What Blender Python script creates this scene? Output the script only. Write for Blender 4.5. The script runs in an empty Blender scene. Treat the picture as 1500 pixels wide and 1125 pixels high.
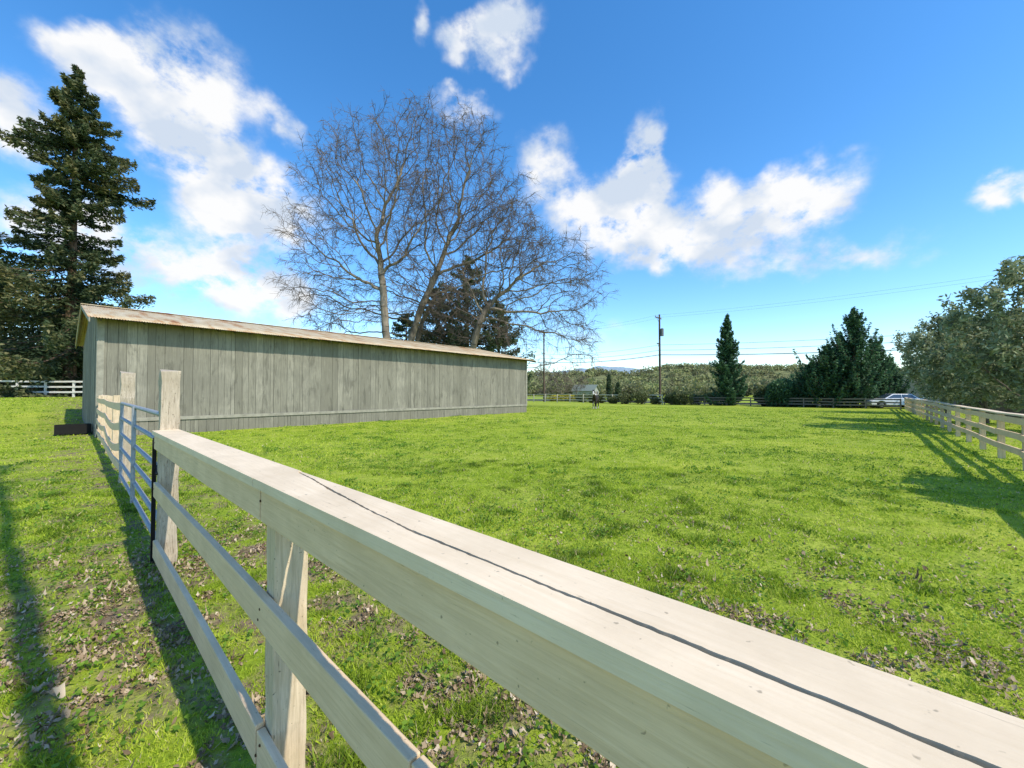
import bpy, math, random
import numpy as np
from mathutils import Vector, Matrix, kdtree
rng=np.random.default_rng(7); random.seed(7)
scene=bpy.context.scene
COL=scene.collection
CAMH=1.7; F=583.0
def pxw(x,y,Y): return np.array([(x-750)/F*Y, Y, CAMH+(575-y)/F*Y])
# ---------------------------------------------------------------- noise
TAB=np.random.default_rng(3).random((256,256))
def vnoise(x,y,s=1.0,o=0):
    x=np.asarray(x,float)*s+o*17.3+1000; y=np.asarray(y,float)*s+o*9.7+1000
    xi=np.floor(x).astype(int); yi=np.floor(y).astype(int); fx=x-xi; fy=y-yi
    fx=fx*fx*(3-2*fx); fy=fy*fy*(3-2*fy)
    g=lambda a,b:TAB[a%256,b%256]
    return (g(xi,yi)*(1-fx)+g(xi+1,yi)*fx)*(1-fy)+(g(xi,yi+1)*(1-fx)+g(xi+1,yi+1)*fx)*fy
def sstep(a,b,x):
    t=np.clip((np.asarray(x,float)-a)/(b-a),0,1); return t*t*(3-2*t)
def gh(x,y):
    x=np.asarray(x,float); y=np.asarray(y,float)
    r=np.sqrt(x*x+y*y)
    return 1.3*sstep(20,36,-x)*sstep(12,26,y)+0.06*(vnoise(x,y,.35,1)-.5)*sstep(1,5,r)+0.03*(vnoise(x,y,1.3,2)-.5)
# ---------------------------------------------------------------- mesh helpers
def mesh_np(name,V,Fc,tint=None):
    V=np.ascontiguousarray(V,dtype=np.float32); Fc=np.ascontiguousarray(Fc,dtype=np.int32)
    me=bpy.data.meshes.new(name); k=Fc.shape[1]; nf=len(Fc)
    me.vertices.add(len(V)); me.vertices.foreach_set('co',V.ravel())
    me.loops.add(nf*k); me.loops.foreach_set('vertex_index',Fc.ravel())
    me.polygons.add(nf); me.polygons.foreach_set('loop_start',np.arange(0,nf*k,k,dtype=np.int32))
    me.update(calc_edges=True)
    if tint is not None:
        a=me.attributes.new('tint','FLOAT','POINT'); a.data.foreach_set('value',np.ascontiguousarray(tint,dtype=np.float32))
    return me
def mkobj(name,me,mat=None,parent=None,loc=(0,0,0),smooth=False):
    o=bpy.data.objects.new(name,me); COL.objects.link(o); o.location=loc
    if mat and me: me.materials.append(mat)
    if parent: o.parent=parent
    if smooth and me: me.polygons.foreach_set('use_smooth',[True]*len(me.polygons))
    return o
def emp(name,loc,rz=0):
    o=bpy.data.objects.new(name,None); COL.objects.link(o); o.location=loc; o.rotation_euler=(0,0,rz); o.empty_display_size=.3
    return o
def top(o,label,cat,group=None,kind=None):
    o['label']=label; o['category']=cat
    if group: o['group']=group
    if kind: o['kind']=kind
    return o
class MB:
    def __init__(s): s.v=[];s.f=[];s.t=[]
    def box(s,x0,x1,y0,y1,z0,z1,t=.5,slant=0):
        b=len(s.v)
        s.v+=[(x0,y0,z0),(x1,y0,z0),(x1,y1,z0),(x0,y1,z0),(x0,y0,z1),(x1,y0,z1+slant),(x1,y1,z1+slant),(x0,y1,z1)]
        s.f+=[(b,b+3,b+2,b+1),(b+4,b+5,b+6,b+7),(b,b+1,b+5,b+4),(b+1,b+2,b+6,b+5),(b+2,b+3,b+7,b+6),(b+3,b,b+4,b+7)]
        s.t+=[t]*8
    def poly(s,pts,t=.5):
        b=len(s.v); s.v+=list(pts); s.f.append(tuple(range(b,b+len(pts)))); s.t+=[t]*len(pts)
    def prism(s,prof,y0,y1,t=.5):
        b=len(s.v); n=len(prof)
        s.v+=[(p[0],y0,p[1]) for p in prof]+[(p[0],y1,p[1]) for p in prof]; s.t+=[t]*(2*n)
        s.f.append(tuple(range(b,b+n))); s.f.append(tuple(range(b+2*n-1,b+n-1,-1)))
        for i in range(n):
            j=(i+1)%n; s.f.append((b+i,b+n+i,b+n+j,b+j))
    def cyl(s,p0,p1,r0,r1=None,n=12,t=.5):
        if r1 is None:r1=r0
        p0=Vector(p0);p1=Vector(p1);d=(p1-p0).normalized()
        a=d.orthogonal().normalized();c=d.cross(a);b=len(s.v)
        for p,r in((p0,r0),(p1,r1)):
            for i in range(n):
                th=2*math.pi*i/n; s.v.append(tuple(p+a*math.cos(th)*r+c*math.sin(th)*r))
        s.t+=[t]*(2*n)
        for i in range(n):
            j=(i+1)%n; s.f.append((b+i,b+j,b+n+j,b+n+i))
        s.f.append(tuple(range(b+n-1,b-1,-1))); s.f.append(tuple(range(b+n,b+2*n)))
    def obj(s,name,mat,parent=None,loc=(0,0,0),bevel=0,seg=2,smooth=False):
        me=bpy.data.meshes.new(name); me.from_pydata(s.v,[],s.f); me.update()
        a=me.attributes.new('tint','FLOAT','POINT'); a.data.foreach_set('value',s.t)
        o=mkobj(name,me,mat,parent,loc,smooth)
        if bevel:
            m=o.modifiers.new('b','BEVEL'); m.width=bevel; m.segments=seg; m.limit_method='ANGLE'
        return o
def tubes(segs,k=5):
    P0=np.array([s[0] for s in segs],float);P1=np.array([s[1] for s in segs],float)
    R0=np.array([s[2] for s in segs]);R1=np.array([s[3] for s in segs])
    D=P1-P0; D/=np.linalg.norm(D,axis=1,keepdims=True)+1e-9
    ref=np.where(np.abs(D[:,2:3])<.9,np.array([[0,0,1.]]),np.array([[1.,0,0]]))
    A=np.cross(D,ref);A/=np.linalg.norm(A,axis=1,keepdims=True);B=np.cross(D,A)
    n=len(segs);V=np.zeros((n,2*k,3))
    for i in range(k):
        th=2*math.pi*i/k; o=A*math.cos(th)+B*math.sin(th)
        V[:,i]=P0+o*R0[:,None];V[:,k+i]=P1+o*R1[:,None]
    Fc=[]
    base=np.arange(n)*2*k
    for i in range(k):
        j=(i+1)%k; Fc.append(np.stack([base+i,base+j,base+k+j,base+k+i],1))
    return V.reshape(-1,3),np.concatenate(Fc)
def leafmesh(name,C,S,elong=1.7,tint=None,flat=0.0):
    C=np.asarray(C);n=len(C);S=np.broadcast_to(S,(n,))
    A=rng.normal(size=(n,3));A[:,2]*=(1-flat);A/=np.linalg.norm(A,axis=1,keepdims=True)
    B=rng.normal(size=(n,3));B[:,2]*=(1-flat);B-=A*(A*B).sum(1,keepdims=True);B/=np.linalg.norm(B,axis=1,keepdims=True)
    A=A*(S*elong)[:,None];B=B*S[:,None]
    V=np.stack([C-A,C-B,C+A,C+B],1).reshape(-1,3)
    Fc=np.arange(4*n).reshape(-1,4)
    if tint is None: tint=rng.random(n)
    return mesh_np(name,V,Fc,np.repeat(tint,4))
# ---------------------------------------------------------------- materials
def newmat(name):
    m=bpy.data.materials.new(name);m.use_nodes=True;nt=m.node_tree;nt.nodes.clear()
    out=nt.nodes.new('ShaderNodeOutputMaterial');return m,nt,out
def N(nt,t,**k):
    n=nt.nodes.new(t)
    for a,b in k.items(): setattr(n,a,b)
    return n
def noise(nt,vec,scale,detail=4,rough=.55,dist=0):
    n=N(nt,'ShaderNodeTexNoise');n.inputs['Scale'].default_value=scale;n.inputs['Detail'].default_value=detail
    n.inputs['Roughness'].default_value=rough;n.inputs['Distortion'].default_value=dist
    if vec: nt.links.new(vec,n.inputs['Vector'])
    return n.outputs['Fac']
def ramp(nt,fac,stops):
    r=N(nt,'ShaderNodeValToRGB');e=r.color_ramp.elements
    while len(e)<len(stops): e.new(.5)
    for i,(p,c) in enumerate(stops):
        e[i].position=p;e[i].color=(c[0],c[1],c[2],1)
    nt.links.new(fac,r.inputs['Fac']);return r.outputs['Color']
def mixc(nt,fac,a,b,mode='MIX'):
    m=N(nt,'ShaderNodeMix',data_type='RGBA',blend_type=mode)
    for s,v in((m.inputs[0],fac),(m.inputs[6],a),(m.inputs[7],b)):
        if hasattr(v,'is_linked'): nt.links.new(v,s)
        elif isinstance(v,(int,float)): s.default_value=v
        else: s.default_value=(v[0],v[1],v[2],1)
    return m.outputs[2]
def coords(nt,scale=(1,1,1),kind='Object'):
    tc=N(nt,'ShaderNodeTexCoord');mp=N(nt,'ShaderNodeMapping');mp.inputs['Scale'].default_value=scale
    nt.links.new(tc.outputs[kind],mp.inputs['Vector']);return mp.outputs['Vector']
def princ(nt,out,col,rough=.7,bump=None,bstr=.3,bdist=.01,metal=0,spec=.3):
    p=N(nt,'ShaderNodeBsdfPrincipled')
    if hasattr(col,'is_linked'): nt.links.new(col,p.inputs['Base Color'])
    else: p.inputs['Base Color'].default_value=(*col,1)
    p.inputs['Roughness'].default_value=rough;p.inputs['Metallic'].default_value=metal
    p.inputs['Specular IOR Level'].default_value=spec
    if bump is not None:
        b=N(nt,'ShaderNodeBump');b.inputs['Strength'].default_value=bstr;b.inputs['Distance'].default_value=bdist
        nt.links.new(bump,b.inputs['Height']);nt.links.new(b.outputs[0],p.inputs['Normal'])
    nt.links.new(p.outputs[0],out.inputs[0]);return p
def paintwood(name,c,sc=(1.2,22,22),dark=.6,stain=.5,crack=0,gm=.6):
    m,nt,out=newmat(name);v=coords(nt,sc);v2=coords(nt,(1,1,1))
    g=noise(nt,v,3,6,.65,.4);big=noise(nt,v2,3.5,5,.6);fine=noise(nt,v2,40,3,.6)
    c2=(c[0]*dark,c[1]*dark*.95,c[2]*dark*.85);brown=(.15,.11,.065)
    a=mixc(nt,ramp(nt,g,[(.35,(0,0,0)),(.62,(1,1,1))]),c2,c)
    a=mixc(nt,gm,c,a)
    a=mixc(nt,ramp(nt,big,[(.35,(.6,)*3),(.6,(0,)*3)]),a,(c[0]*.76,c[1]*.74,c[2]*.70))
    gs=noise(nt,v,5,7,.7,1.2)
    lo=.63-.07*crack
    a=mixc(nt,ramp(nt,gs,[(lo,(0,)*3),(lo+.09,(stain,)*3)]),a,brown)
    sp=noise(nt,v2,55,2,.5)
    a=mixc(nt,ramp(nt,sp,[(.70,(0,)*3),(.75,(stain,)*3)]),a,(.10,.08,.05))
    vv=coords(nt,(.45,6,6)) if sc[0]<sc[2] else coords(nt,(6,6,.45))
    kn=N(nt,'ShaderNodeTexVoronoi');kn.inputs['Scale'].default_value=2.2;nt.links.new(vv,kn.inputs['Vector'])
    a=mixc(nt,ramp(nt,kn.outputs['Distance'],[(.03,(.55*stain,)*3),(.09,(0,)*3)]),a,(.16,.10,.05))
    add=N(nt,'ShaderNodeMath',operation='ADD');nt.links.new(g,add.inputs[0]);mu=N(nt,'ShaderNodeMath',operation='MULTIPLY');mu.inputs[1].default_value=.25
    nt.links.new(fine,mu.inputs[0]);nt.links.new(mu.outputs[0],add.inputs[1])
    princ(nt,out,a,.62,add.outputs[0],.45+.4*crack,.004+.006*crack);return m
def leafmat(name,stops,transl=.3,rough=.6):
    m,nt,out=newmat(name);at=N(nt,'ShaderNodeAttribute',attribute_name='tint')
    c=ramp(nt,at.outputs['Fac'],stops)
    d=N(nt,'ShaderNodeBsdfPrincipled');d.inputs['Roughness'].default_value=rough;d.inputs['Specular IOR Level'].default_value=.2
    t=N(nt,'ShaderNodeBsdfTranslucent');mx=N(nt,'ShaderNodeMixShader');mx.inputs[0].default_value=transl
    nt.links.new(c,d.inputs['Base Color']);nt.links.new(c,t.inputs[0]);nt.links.new(d.outputs[0],mx.inputs[1]);nt.links.new(t.outputs[0],mx.inputs[2])
    nt.links.new(mx.outputs[0],out.inputs[0]);return m
def bark(name,c,c2,scale=6):
    m,nt,out=newmat(name);v=coords(nt,(1,1,.4));g=noise(nt,v,scale,5,.6,.5)
    princ(nt,out,ramp(nt,g,[(.35,c2),(.62,c)]),.9,g,.6,.03);return m
def plain(name,c,rough=.6,metal=0,var=.25,scale=8,spec=.3,bstr=.15):
    if name in bpy.data.materials: return bpy.data.materials[name]
    m,nt,out=newmat(name);v=coords(nt);g=noise(nt,v,scale,4)
    princ(nt,out,ramp(nt,g,[(.3,tuple(x*(1-var) for x in c)),(.7,c)]),rough,g,bstr,.005,metal,spec);return m
M_rail=paintwood('cream_painted_rail',(.80,.585,.365),stain=.6,dark=.66,gm=.5)
M_cap=paintwood('cream_painted_cap',(.80,.645,.45),stain=.5,dark=.8,gm=.45)
M_post=paintwood('cream_painted_post',(.68,.54,.36),sc=(22,22,1.2),dark=.5,stain=.9,crack=.4)
M_oldpost=paintwood('weathered_post',(.53,.445,.33),sc=(16,16,1.0),dark=.3,stain=1,crack=1)
M_white=paintwood('white_painted_rail',(.78,.75,.68),stain=.2)
M_gate=plain('galvanised_grey_steel',(.34,.36,.38),.55,.15,.3,15)
M_black=plain('black_steel',(.02,.02,.022),.5,.3)
M_rust=plain('rusty_steel',(.12,.06,.03),.8,.3)
M_barkS=bark('plane_tree_bark',(.28,.23,.165),(.09,.075,.055),1.2)
M_twig=plain('twig_bark',(.165,.128,.10),.9)
M_barkR=bark('redwood_bark',(.17,.11,.07),(.08,.05,.03))
M_barkO=bark('olive_bark',(.22,.18,.14),(.09,.07,.05),8)
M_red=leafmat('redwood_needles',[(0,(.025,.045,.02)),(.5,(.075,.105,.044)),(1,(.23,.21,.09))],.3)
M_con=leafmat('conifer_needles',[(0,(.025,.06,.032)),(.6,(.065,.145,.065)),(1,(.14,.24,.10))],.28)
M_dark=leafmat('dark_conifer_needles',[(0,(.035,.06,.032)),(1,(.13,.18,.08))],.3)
M_oli=leafmat('olive_leaves',[(0,(.10,.125,.06)),(.5,(.25,.29,.15)),(1,(.50,.52,.33))],.4)
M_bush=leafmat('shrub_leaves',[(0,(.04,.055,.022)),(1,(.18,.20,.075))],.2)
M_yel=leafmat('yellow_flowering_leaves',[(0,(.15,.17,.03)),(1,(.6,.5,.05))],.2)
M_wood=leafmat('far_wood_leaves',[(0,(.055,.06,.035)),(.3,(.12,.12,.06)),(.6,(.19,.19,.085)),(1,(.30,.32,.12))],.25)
M_wire=plain('black_cable',(.05,.05,.05))

# ---------------------------------------------------------------- world
SA=math.radians(143+180);SUNH=(math.cos(SA),math.sin(SA)); EL=math.radians(47)
w=bpy.data.worlds.new('World');scene.world=w;w.use_nodes=True;nt=w.node_tree;nt.nodes.clear()
out=N(nt,'ShaderNodeOutputWorld');sky=N(nt,'ShaderNodeTexSky',sky_type='NISHITA',sun_disc=False)
sky.sun_elevation=EL;sky.sun_rotation=math.atan2(SUNH[0],SUNH[1]);sky.altitude=50;sky.air_density=1.0;sky.dust_density=.3;sky.ozone_density=2.5
hs=N(nt,'ShaderNodeHueSaturation');hs.inputs['Saturation'].default_value=1.30;hs.inputs['Hue'].default_value=.500;hs.inputs['Value'].default_value=1.82
nt.links.new(sky.outputs[0],hs.inputs['Color'])
bg1=N(nt,'ShaderNodeBackground');bg1.inputs[1].default_value=.15;nt.links.new(hs.outputs[0],bg1.inputs[0])
tc=N(nt,'ShaderNodeTexCoord');sx=N(nt,'ShaderNodeSeparateXYZ');nt.links.new(tc.outputs['Generated'],sx.inputs[0])
def MA(op,a,b=None):
    n=N(nt,'ShaderNodeMath',operation=op)
    for i,v in enumerate((a,b)):
        if v is None: continue
        if isinstance(v,(int,float)): n.inputs[i].default_value=v
        else: nt.links.new(v,n.inputs[i])
    return n.outputs[0]
az=MA('ARCTAN2',sx.outputs[0],sx.outputs[1]);el=MA('ARCSINE',sx.outputs[2])
cb=N(nt,'ShaderNodeCombineXYZ');nt.links.new(az,cb.inputs[0]);nt.links.new(el,cb.inputs[1])
nz=N(nt,'ShaderNodeTexNoise');nz.inputs['Scale'].default_value=16;nz.inputs['Detail'].default_value=4;nt.links.new(tc.outputs['Generated'],nz.inputs['Vector'])
vs=N(nt,'ShaderNodeVectorMath',operation='SUBTRACT');nt.links.new(nz.outputs['Color'],vs.inputs[0]);vs.inputs[1].default_value=(.5,.5,.5)
vm=N(nt,'ShaderNodeVectorMath',operation='SCALE');nt.links.new(vs.outputs[0],vm.inputs[0]);vm.inputs['Scale'].default_value=.10
va=N(nt,'ShaderNodeVectorMath',operation='ADD');nt.links.new(cb.outputs[0],va.inputs[0]);nt.links.new(vm.outputs[0],va.inputs[1])
clouds=[(110,72,62,36,0,.85),(180,120,70,55,0,1.1),(270,130,88,64,0,1.3),(20,165,60,50,0,1.05),(300,240,72,38,0,1.05),(400,305,70,48,0,1.25),(330,310,75,40,0,1.05),(290,395,120,45,0,1.0),(380,420,80,36,0,.85),(90,330,120,42,0,.95),(617,25,14,20,0,.8),
(745,38,48,28,0,1.1),(680,48,34,22,0,.9),(678,152,46,16,0,1.1),(415,182,46,16,25,.75),(795,240,36,44,35,.85),(950,225,24,42,0,1.05),(945,270,42,32,0,1.05),(870,300,70,36,0,1.15),(930,340,90,36,0,1.05),(1060,355,120,38,0,1.05),
(1165,285,86,34,0,1.4),(1060,285,36,30,0,.9),(1240,375,120,24,0,.8),(1485,272,52,22,0,1.15),(480,460,190,34,0,.4),(870,490,90,24,0,.4)]
S=None
for (x,y,rx,ry,rot,wt) in clouds:
    X=(x-750)/F;Z=(575-y)/F;a=math.atan(X);e=math.atan(Z/math.sqrt(1+X*X));c=math.cos(a)
    mp=N(nt,'ShaderNodeMapping',vector_type='TEXTURE')
    mp.inputs['Location'].default_value=(a,e,0);mp.inputs['Rotation'].default_value=(0,0,-math.radians(rot))
    mp.inputs['Scale'].default_value=(rx/F*c*c,ry/F*c,1)
    nt.links.new(va.outputs[0],mp.inputs['Vector'])
    ln=N(nt,'ShaderNodeVectorMath',operation='LENGTH');nt.links.new(mp.outputs[0],ln.inputs[0])
    mr=N(nt,'ShaderNodeMapRange',interpolation_type='SMOOTHSTEP');mr.inputs[1].default_value=0.0;mr.inputs[2].default_value=1.8;mr.inputs[3].default_value=wt;mr.inputs[4].default_value=0
    nt.links.new(ln.outputs['Value'],mr.inputs[0])
    S=mr.outputs[0] if S is None else MA('ADD',S,mr.outputs[0])
mpn=N(nt,'ShaderNodeMapping');mpn.inputs['Scale'].default_value=(1,1,1.4);nt.links.new(tc.outputs['Generated'],mpn.inputs[0])
n1=N(nt,'ShaderNodeTexNoise');n1.inputs['Scale'].default_value=12;n1.inputs['Detail'].default_value=7;n1.inputs['Roughness'].default_value=.6
nt.links.new(mpn.outputs[0],n1.inputs['Vector'])
fac=MA('ADD',MA('MULTIPLY',MA('SUBTRACT',n1.outputs['Fac'],.5),3.8),1.0)
val=MA('MULTIPLY',MA('MINIMUM',S,1.3),fac)
mr=N(nt,'ShaderNodeMapRange',interpolation_type='SMOOTHSTEP');mr.inputs[1].default_value=.12;mr.inputs[2].default_value=1.15;mr.inputs[3].default_value=0;mr.inputs[4].default_value=.98
nt.links.new(val,mr.inputs[0])
n2=N(nt,'ShaderNodeTexNoise');n2.inputs['Scale'].default_value=9;n2.inputs['Detail'].default_value=4;nt.links.new(mpn.outputs[0],n2.inputs['Vector'])
cc=ramp(nt,n2.outputs['Fac'],[(.38,(.66,.75,.88)),(.56,(1,1,1))])
bg2=N(nt,'ShaderNodeBackground');bg2.inputs[1].default_value=1.0;nt.links.new(cc,bg2.inputs[0])
mx=N(nt,'ShaderNodeMixShader');nt.links.new(mr.outputs[0],mx.inputs[0]);nt.links.new(bg1.outputs[0],mx.inputs[1]);nt.links.new(bg2.outputs[0],mx.inputs[2])
nt.links.new(mx.outputs[0],out.inputs[0])
sl=bpy.data.lights.new('sun','SUN');sl.energy=5;sl.angle=math.radians(.5);sl.color=(1,.93,.80)
so=bpy.data.objects.new('sun',sl);COL.objects.link(so);so.location=(20,-15,30)
sd=Vector((SUNH[0]*math.cos(EL),SUNH[1]*math.cos(EL),math.sin(EL)));so.rotation_euler=(-sd).to_track_quat('-Z','Y').to_euler()
cam=bpy.data.cameras.new('camera');cam.lens=14;cam.sensor_width=36;cam.clip_start=.05;cam.clip_end=8000
co=bpy.data.objects.new('camera',cam);COL.objects.link(co);co.location=(0,0,CAMH);co.rotation_euler=(math.radians(90)+math.atan(12.5/F),0,0)
scene.camera=co
scene.view_settings.view_transform='Standard';scene.view_settings.look='None';scene.view_settings.exposure=0

# ---------------------------------------------------------------- ground
def axis(lo,hi,fine0,fine1,st,grow=1.13):
    a=list(np.arange(fine0,fine1+1e-6,st));s=st;x=a[-1]
    while x<hi: s*=grow;x+=s;a.append(x)
    s=st;x=a[0];b=[]
    while x>lo: s*=grow;x-=s;b.append(x)
    return np.array(b[::-1]+a)
gx=axis(-3500,3500,-10,14,.22);gy=axis(-1200,4000,-3,18,.22)
GX,GY=np.meshgrid(gx,gy);GZ=gh(GX,GY)
V=np.stack([GX,GY,GZ],-1).reshape(-1,3);nx=len(gx);ny=len(gy)
I=(np.arange(ny-1)[:,None]*nx+np.arange(nx-1)[None]).ravel()
me=mesh_np('ground',V,np.stack([I,I+1,I+nx+1,I+nx],1))
m,nt2,o2=newmat('grass_ground')
v=coords(nt2);A=noise(nt2,v,.35,5,.6);B=noise(nt2,v,2.2,6,.65);C=noise(nt2,v,14,5,.7)
green=mixc(nt2,ramp(nt2,B,[(.38,(0,)*3),(.6,(1,)*3)]),(.21,.29,.022),(.39,.48,.038))
green=mixc(nt2,ramp(nt2,C,[(.38,(.65,)*3),(.54,(0,)*3)]),green,(.13,.18,.022))
green=mixc(nt2,ramp(nt2,A,[(.5,(0,)*3),(.68,(.5,)*3)]),green,(.50,.53,.06))
sp=N(nt2,'ShaderNodeSeparateXYZ');nt2.links.new(v,sp.inputs[0])
def M2(op,a,b):
    n=N(nt2,'ShaderNodeMath',operation=op)
    for i,q in enumerate((a,b)):
        if isinstance(q,(int,float)): n.inputs[i].default_value=q
        else: nt2.links.new(q,n.inputs[i])
    return n.outputs[0]
dd=M2('ABSOLUTE',M2('SUBTRACT',M2('ADD',M2('MULTIPLY',sp.outputs[0],.671),M2('MULTIPLY',sp.outputs[1],.742)),.8),0)
near=N(nt2,'ShaderNodeMapRange');near.inputs[1].default_value=.6;near.inputs[2].default_value=2.2;near.inputs[3].default_value=1;near.inputs[4].default_value=.22;nt2.links.new(dd,near.inputs[0])
soilf=N(nt2,'ShaderNodeMath',operation='MULTIPLY');nt2.links.new(near.outputs[0],soilf.inputs[0]);nt2.links.new(ramp(nt2,B,[(.42,(0,)*3),(.58,(1,)*3)]),soilf.inputs[1])
soil=ramp(nt2,C,[(.3,(.09,.065,.04)),(.7,(.30,.23,.15))])
col=mixc(nt2,soilf.outputs[0],green,soil)
princ(nt2,o2,col,.95,C,.7,.05,0,.1)
g=mkobj('ground',me,m,smooth=True);g['kind']='structure';g['label']='green grassy paddock ground with leaf litter'

UB=np.array([-.7545,.6565]);VB=np.array([.6565,.7545]);BC=np.array([-15.57,15.0])
def notbarn(x,y):
    dx=x-BC[0];dy=y-BC[1];a=dx*VB[0]+dy*VB[1];b=dx*UB[0]+dy*UB[1]
    return ~((a>-.02)&(a<25.7)&(b>-.02)&(b<12.1))
def sector(n,r0,r1,a=60):
    r=np.sqrt(rng.random(n)*(r1*r1-r0*r0)+r0*r0);t=np.radians(rng.uniform(-a,a,n));x=r*np.sin(t);y=r*np.cos(t)
    k=notbarn(x,y);return x[k],y[k],r[k]
def litter(x,y):
    q=-.742*x+.671*y;d=.671*x+.742*y
    z=1.3*np.exp(-((d-1.1)/.95)**2)*sstep(7,4,q)+.85*np.exp(-((x-2.3)**2/2.4+(y-2.8)**2/.5))+.65*sstep(.45,-.1,d)*sstep(8,3,q)+.10*sstep(9,3,np.hypot(x,y))
    return np.clip(z,0,1)*sstep(.34,.60,vnoise(x,y,1.9,5)*.45+vnoise(x,y,5,6)*.55)
Vs=[];Ts=[]
for (n,r0,r1,hh,ww) in((215000,1.0,4.5,.024,.0038),(220000,4.5,10,.026,.0072),(170000,10,22,.030,.014),(80000,22,50,.040,.035)):
    x,y,r=sector(n,r0,r1,62 if r0<20 else 54)
    c=vnoise(x,y,1.1,3)*.45+vnoise(x,y,3.7,4)*.55
    keep=rng.random(len(x))<(.25+1.3*sstep(.28,.66,c))*(1-.88*litter(x,y));x=x[keep];y=y[keep];c=c[keep]
    m_=len(x);z=gh(x,y);tuft=sstep(.64,.85,vnoise(x,y,3.6,8))*(1 if r0<10 else .4)
    h=hh*rng.uniform(.5,1.3,m_)*(1+1.2*tuft)*(.75+.5*c)
    yaw=rng.uniform(0,2*np.pi,m_);la=rng.uniform(0,2*np.pi,m_);ll=h*rng.uniform(.2,1.6,m_)
    wd=ww*rng.uniform(.6,1.4,m_)
    p=np.stack([x,y,z],1);s=np.stack([np.cos(yaw)*wd,np.sin(yaw)*wd,np.zeros(m_)],1)
    tip=p+np.stack([np.cos(la)*ll,np.sin(la)*ll,h],1)
    Vs.append(np.stack([p-s-[0,0,.005],p+s-[0,0,.005],tip],1).reshape(-1,3))
    t=np.clip(.58+.4*(vnoise(x,y,.5,9)-.5)+.45*(vnoise(x,y,2.3,19)-.5)+rng.normal(0,.18,m_)-.35*tuft,0,.95)
    dry=rng.random(m_)<.04;t[dry]=1
    Ts.append(np.repeat(t,3))
V=np.concatenate(Vs);T=np.concatenate(Ts)
M_grass=leafmat('grass_blades',[(0,(.10,.17,.016)),(.45,(.31,.43,.028)),(.8,(.49,.59,.05)),(.96,(.57,.61,.10)),(1,(.62,.52,.28))],.38)
o=mkobj('grass',mesh_np('grass',V,np.arange(len(V)).reshape(-1,3),T),M_grass);top(o,'short bright green paddock grass in uneven tufts','grass',kind='stuff')
M_weed=leafmat('weed_leaves',[(0,(.06,.13,.015)),(.6,(.18,.31,.03)),(1,(.33,.47,.06))],.35)
cx,cy,r=sector(6000,1.2,14,60)
keep=(vnoise(cx,cy,.8,11)*.6+litter(cx,cy)*.4+rng.random(len(cx))*.3)>.48;cx=cx[keep];cy=cy[keep]
q=12;X=np.repeat(cx,q)+rng.normal(0,.045,len(cx)*q);Y=np.repeat(cy,q)+rng.normal(0,.045,len(cx)*q)
C=np.stack([X,Y,gh(X,Y)+rng.uniform(.01,.06,len(X))],1)
o=mkobj('weeds',leafmesh('weeds',C,rng.uniform(.006,.015,len(C)),1.4,rng.random(len(C))*.8,flat=.55),M_weed)
top(o,'low broadleaf weeds growing through the grass','weeds',kind='stuff')
cx,cy,r=sector(700,8,45,53)
q=30;sc=np.repeat(.05+.005*r,q);X=np.repeat(cx,q)+rng.normal(0,1,len(cx)*q)*sc;Y=np.repeat(cy,q)+rng.normal(0,1,len(cx)*q)*sc
kk=notbarn(X,Y);X=X[kk];Y=Y[kk]
C=np.stack([X,Y,gh(X,Y)+rng.uniform(.02,.07,len(X))],1)
o=mkobj('weeds',leafmesh('weeds',C,rng.uniform(.012,.024,len(C)),1.8,.2+rng.random(len(C))*.5,flat=.2),M_weed)
top(o,'scattered darker weed clumps in the paddock','weeds',kind='stuff')
# fallen leaves: crumpled irregular pieces
xa,ya,ra=sector(200000,1.0,7,61);xb,yb,rb=sector(26000,7,12,60)
x=np.concatenate([xa,xb]);y=np.concatenate([ya,yb]);r=np.concatenate([ra,rb])
pr=litter(x,y)*.85*sstep(11,4,r)*(.2+.8*sstep(.36,.62,vnoise(x,y,6,21)))+.007
k=rng.random(len(x))<pr;x=x[k];y=y[k];n=len(x);z=gh(x,y)+rng.uniform(.004,.026,n)
K=8;angs=np.linspace(0,2*np.pi,K,endpoint=False);rad=np.array([1,.6,.85,.5,.7,.5,.9,.6])
sz=rng.uniform(.008,.026,n)*(1+.5*(rng.random(n)<.06));yaw=rng.uniform(0,6.28,n);cu=rng.uniform(-1.,1.4,n);asp=rng.uniform(.35,1,n)
th=angs[None]+rng.normal(0,.15,(n,K));rr=rad[None]*sz[:,None]*rng.uniform(.5,1.3,(n,K))
tx=rng.normal(0,.55,(n,2))
LX=rr*np.cos(th);LY=rr*np.sin(th)*asp[:,None]
VX=LX*np.cos(yaw)[:,None]-LY*np.sin(yaw)[:,None];VY=LX*np.sin(yaw)[:,None]+LY*np.cos(yaw)[:,None];VZ=cu[:,None]*rr**2/sz[:,None]+VX*tx[:,:1]+VY*tx[:,1:]
V=np.concatenate([np.stack([x[:,None]+VX,y[:,None]+VY,np.maximum(z[:,None]+VZ,gh(x,y)[:,None]+.003)],-1),np.stack([x,y,z],1)[:,None]],1).reshape(-1,3)
b=np.arange(n)*(K+1);Fc=np.concatenate([np.stack([b+i,b+(i+1)%K,b+K],1) for i in range(K)])
print('leaves',n)
o=mkobj('fallen_leaves',mesh_np('fallen_leaves',V,Fc,np.repeat(rng.random(n),K+1)),leafmat('dead_leaves',[(0,(.14,.09,.05)),(.5,(.35,.25,.15)),(.85,(.50,.38,.24)),(1,(.68,.56,.41))],.2))
top(o,'dry brown leaves scattered on the grass','leaves',kind='stuff')

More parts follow.
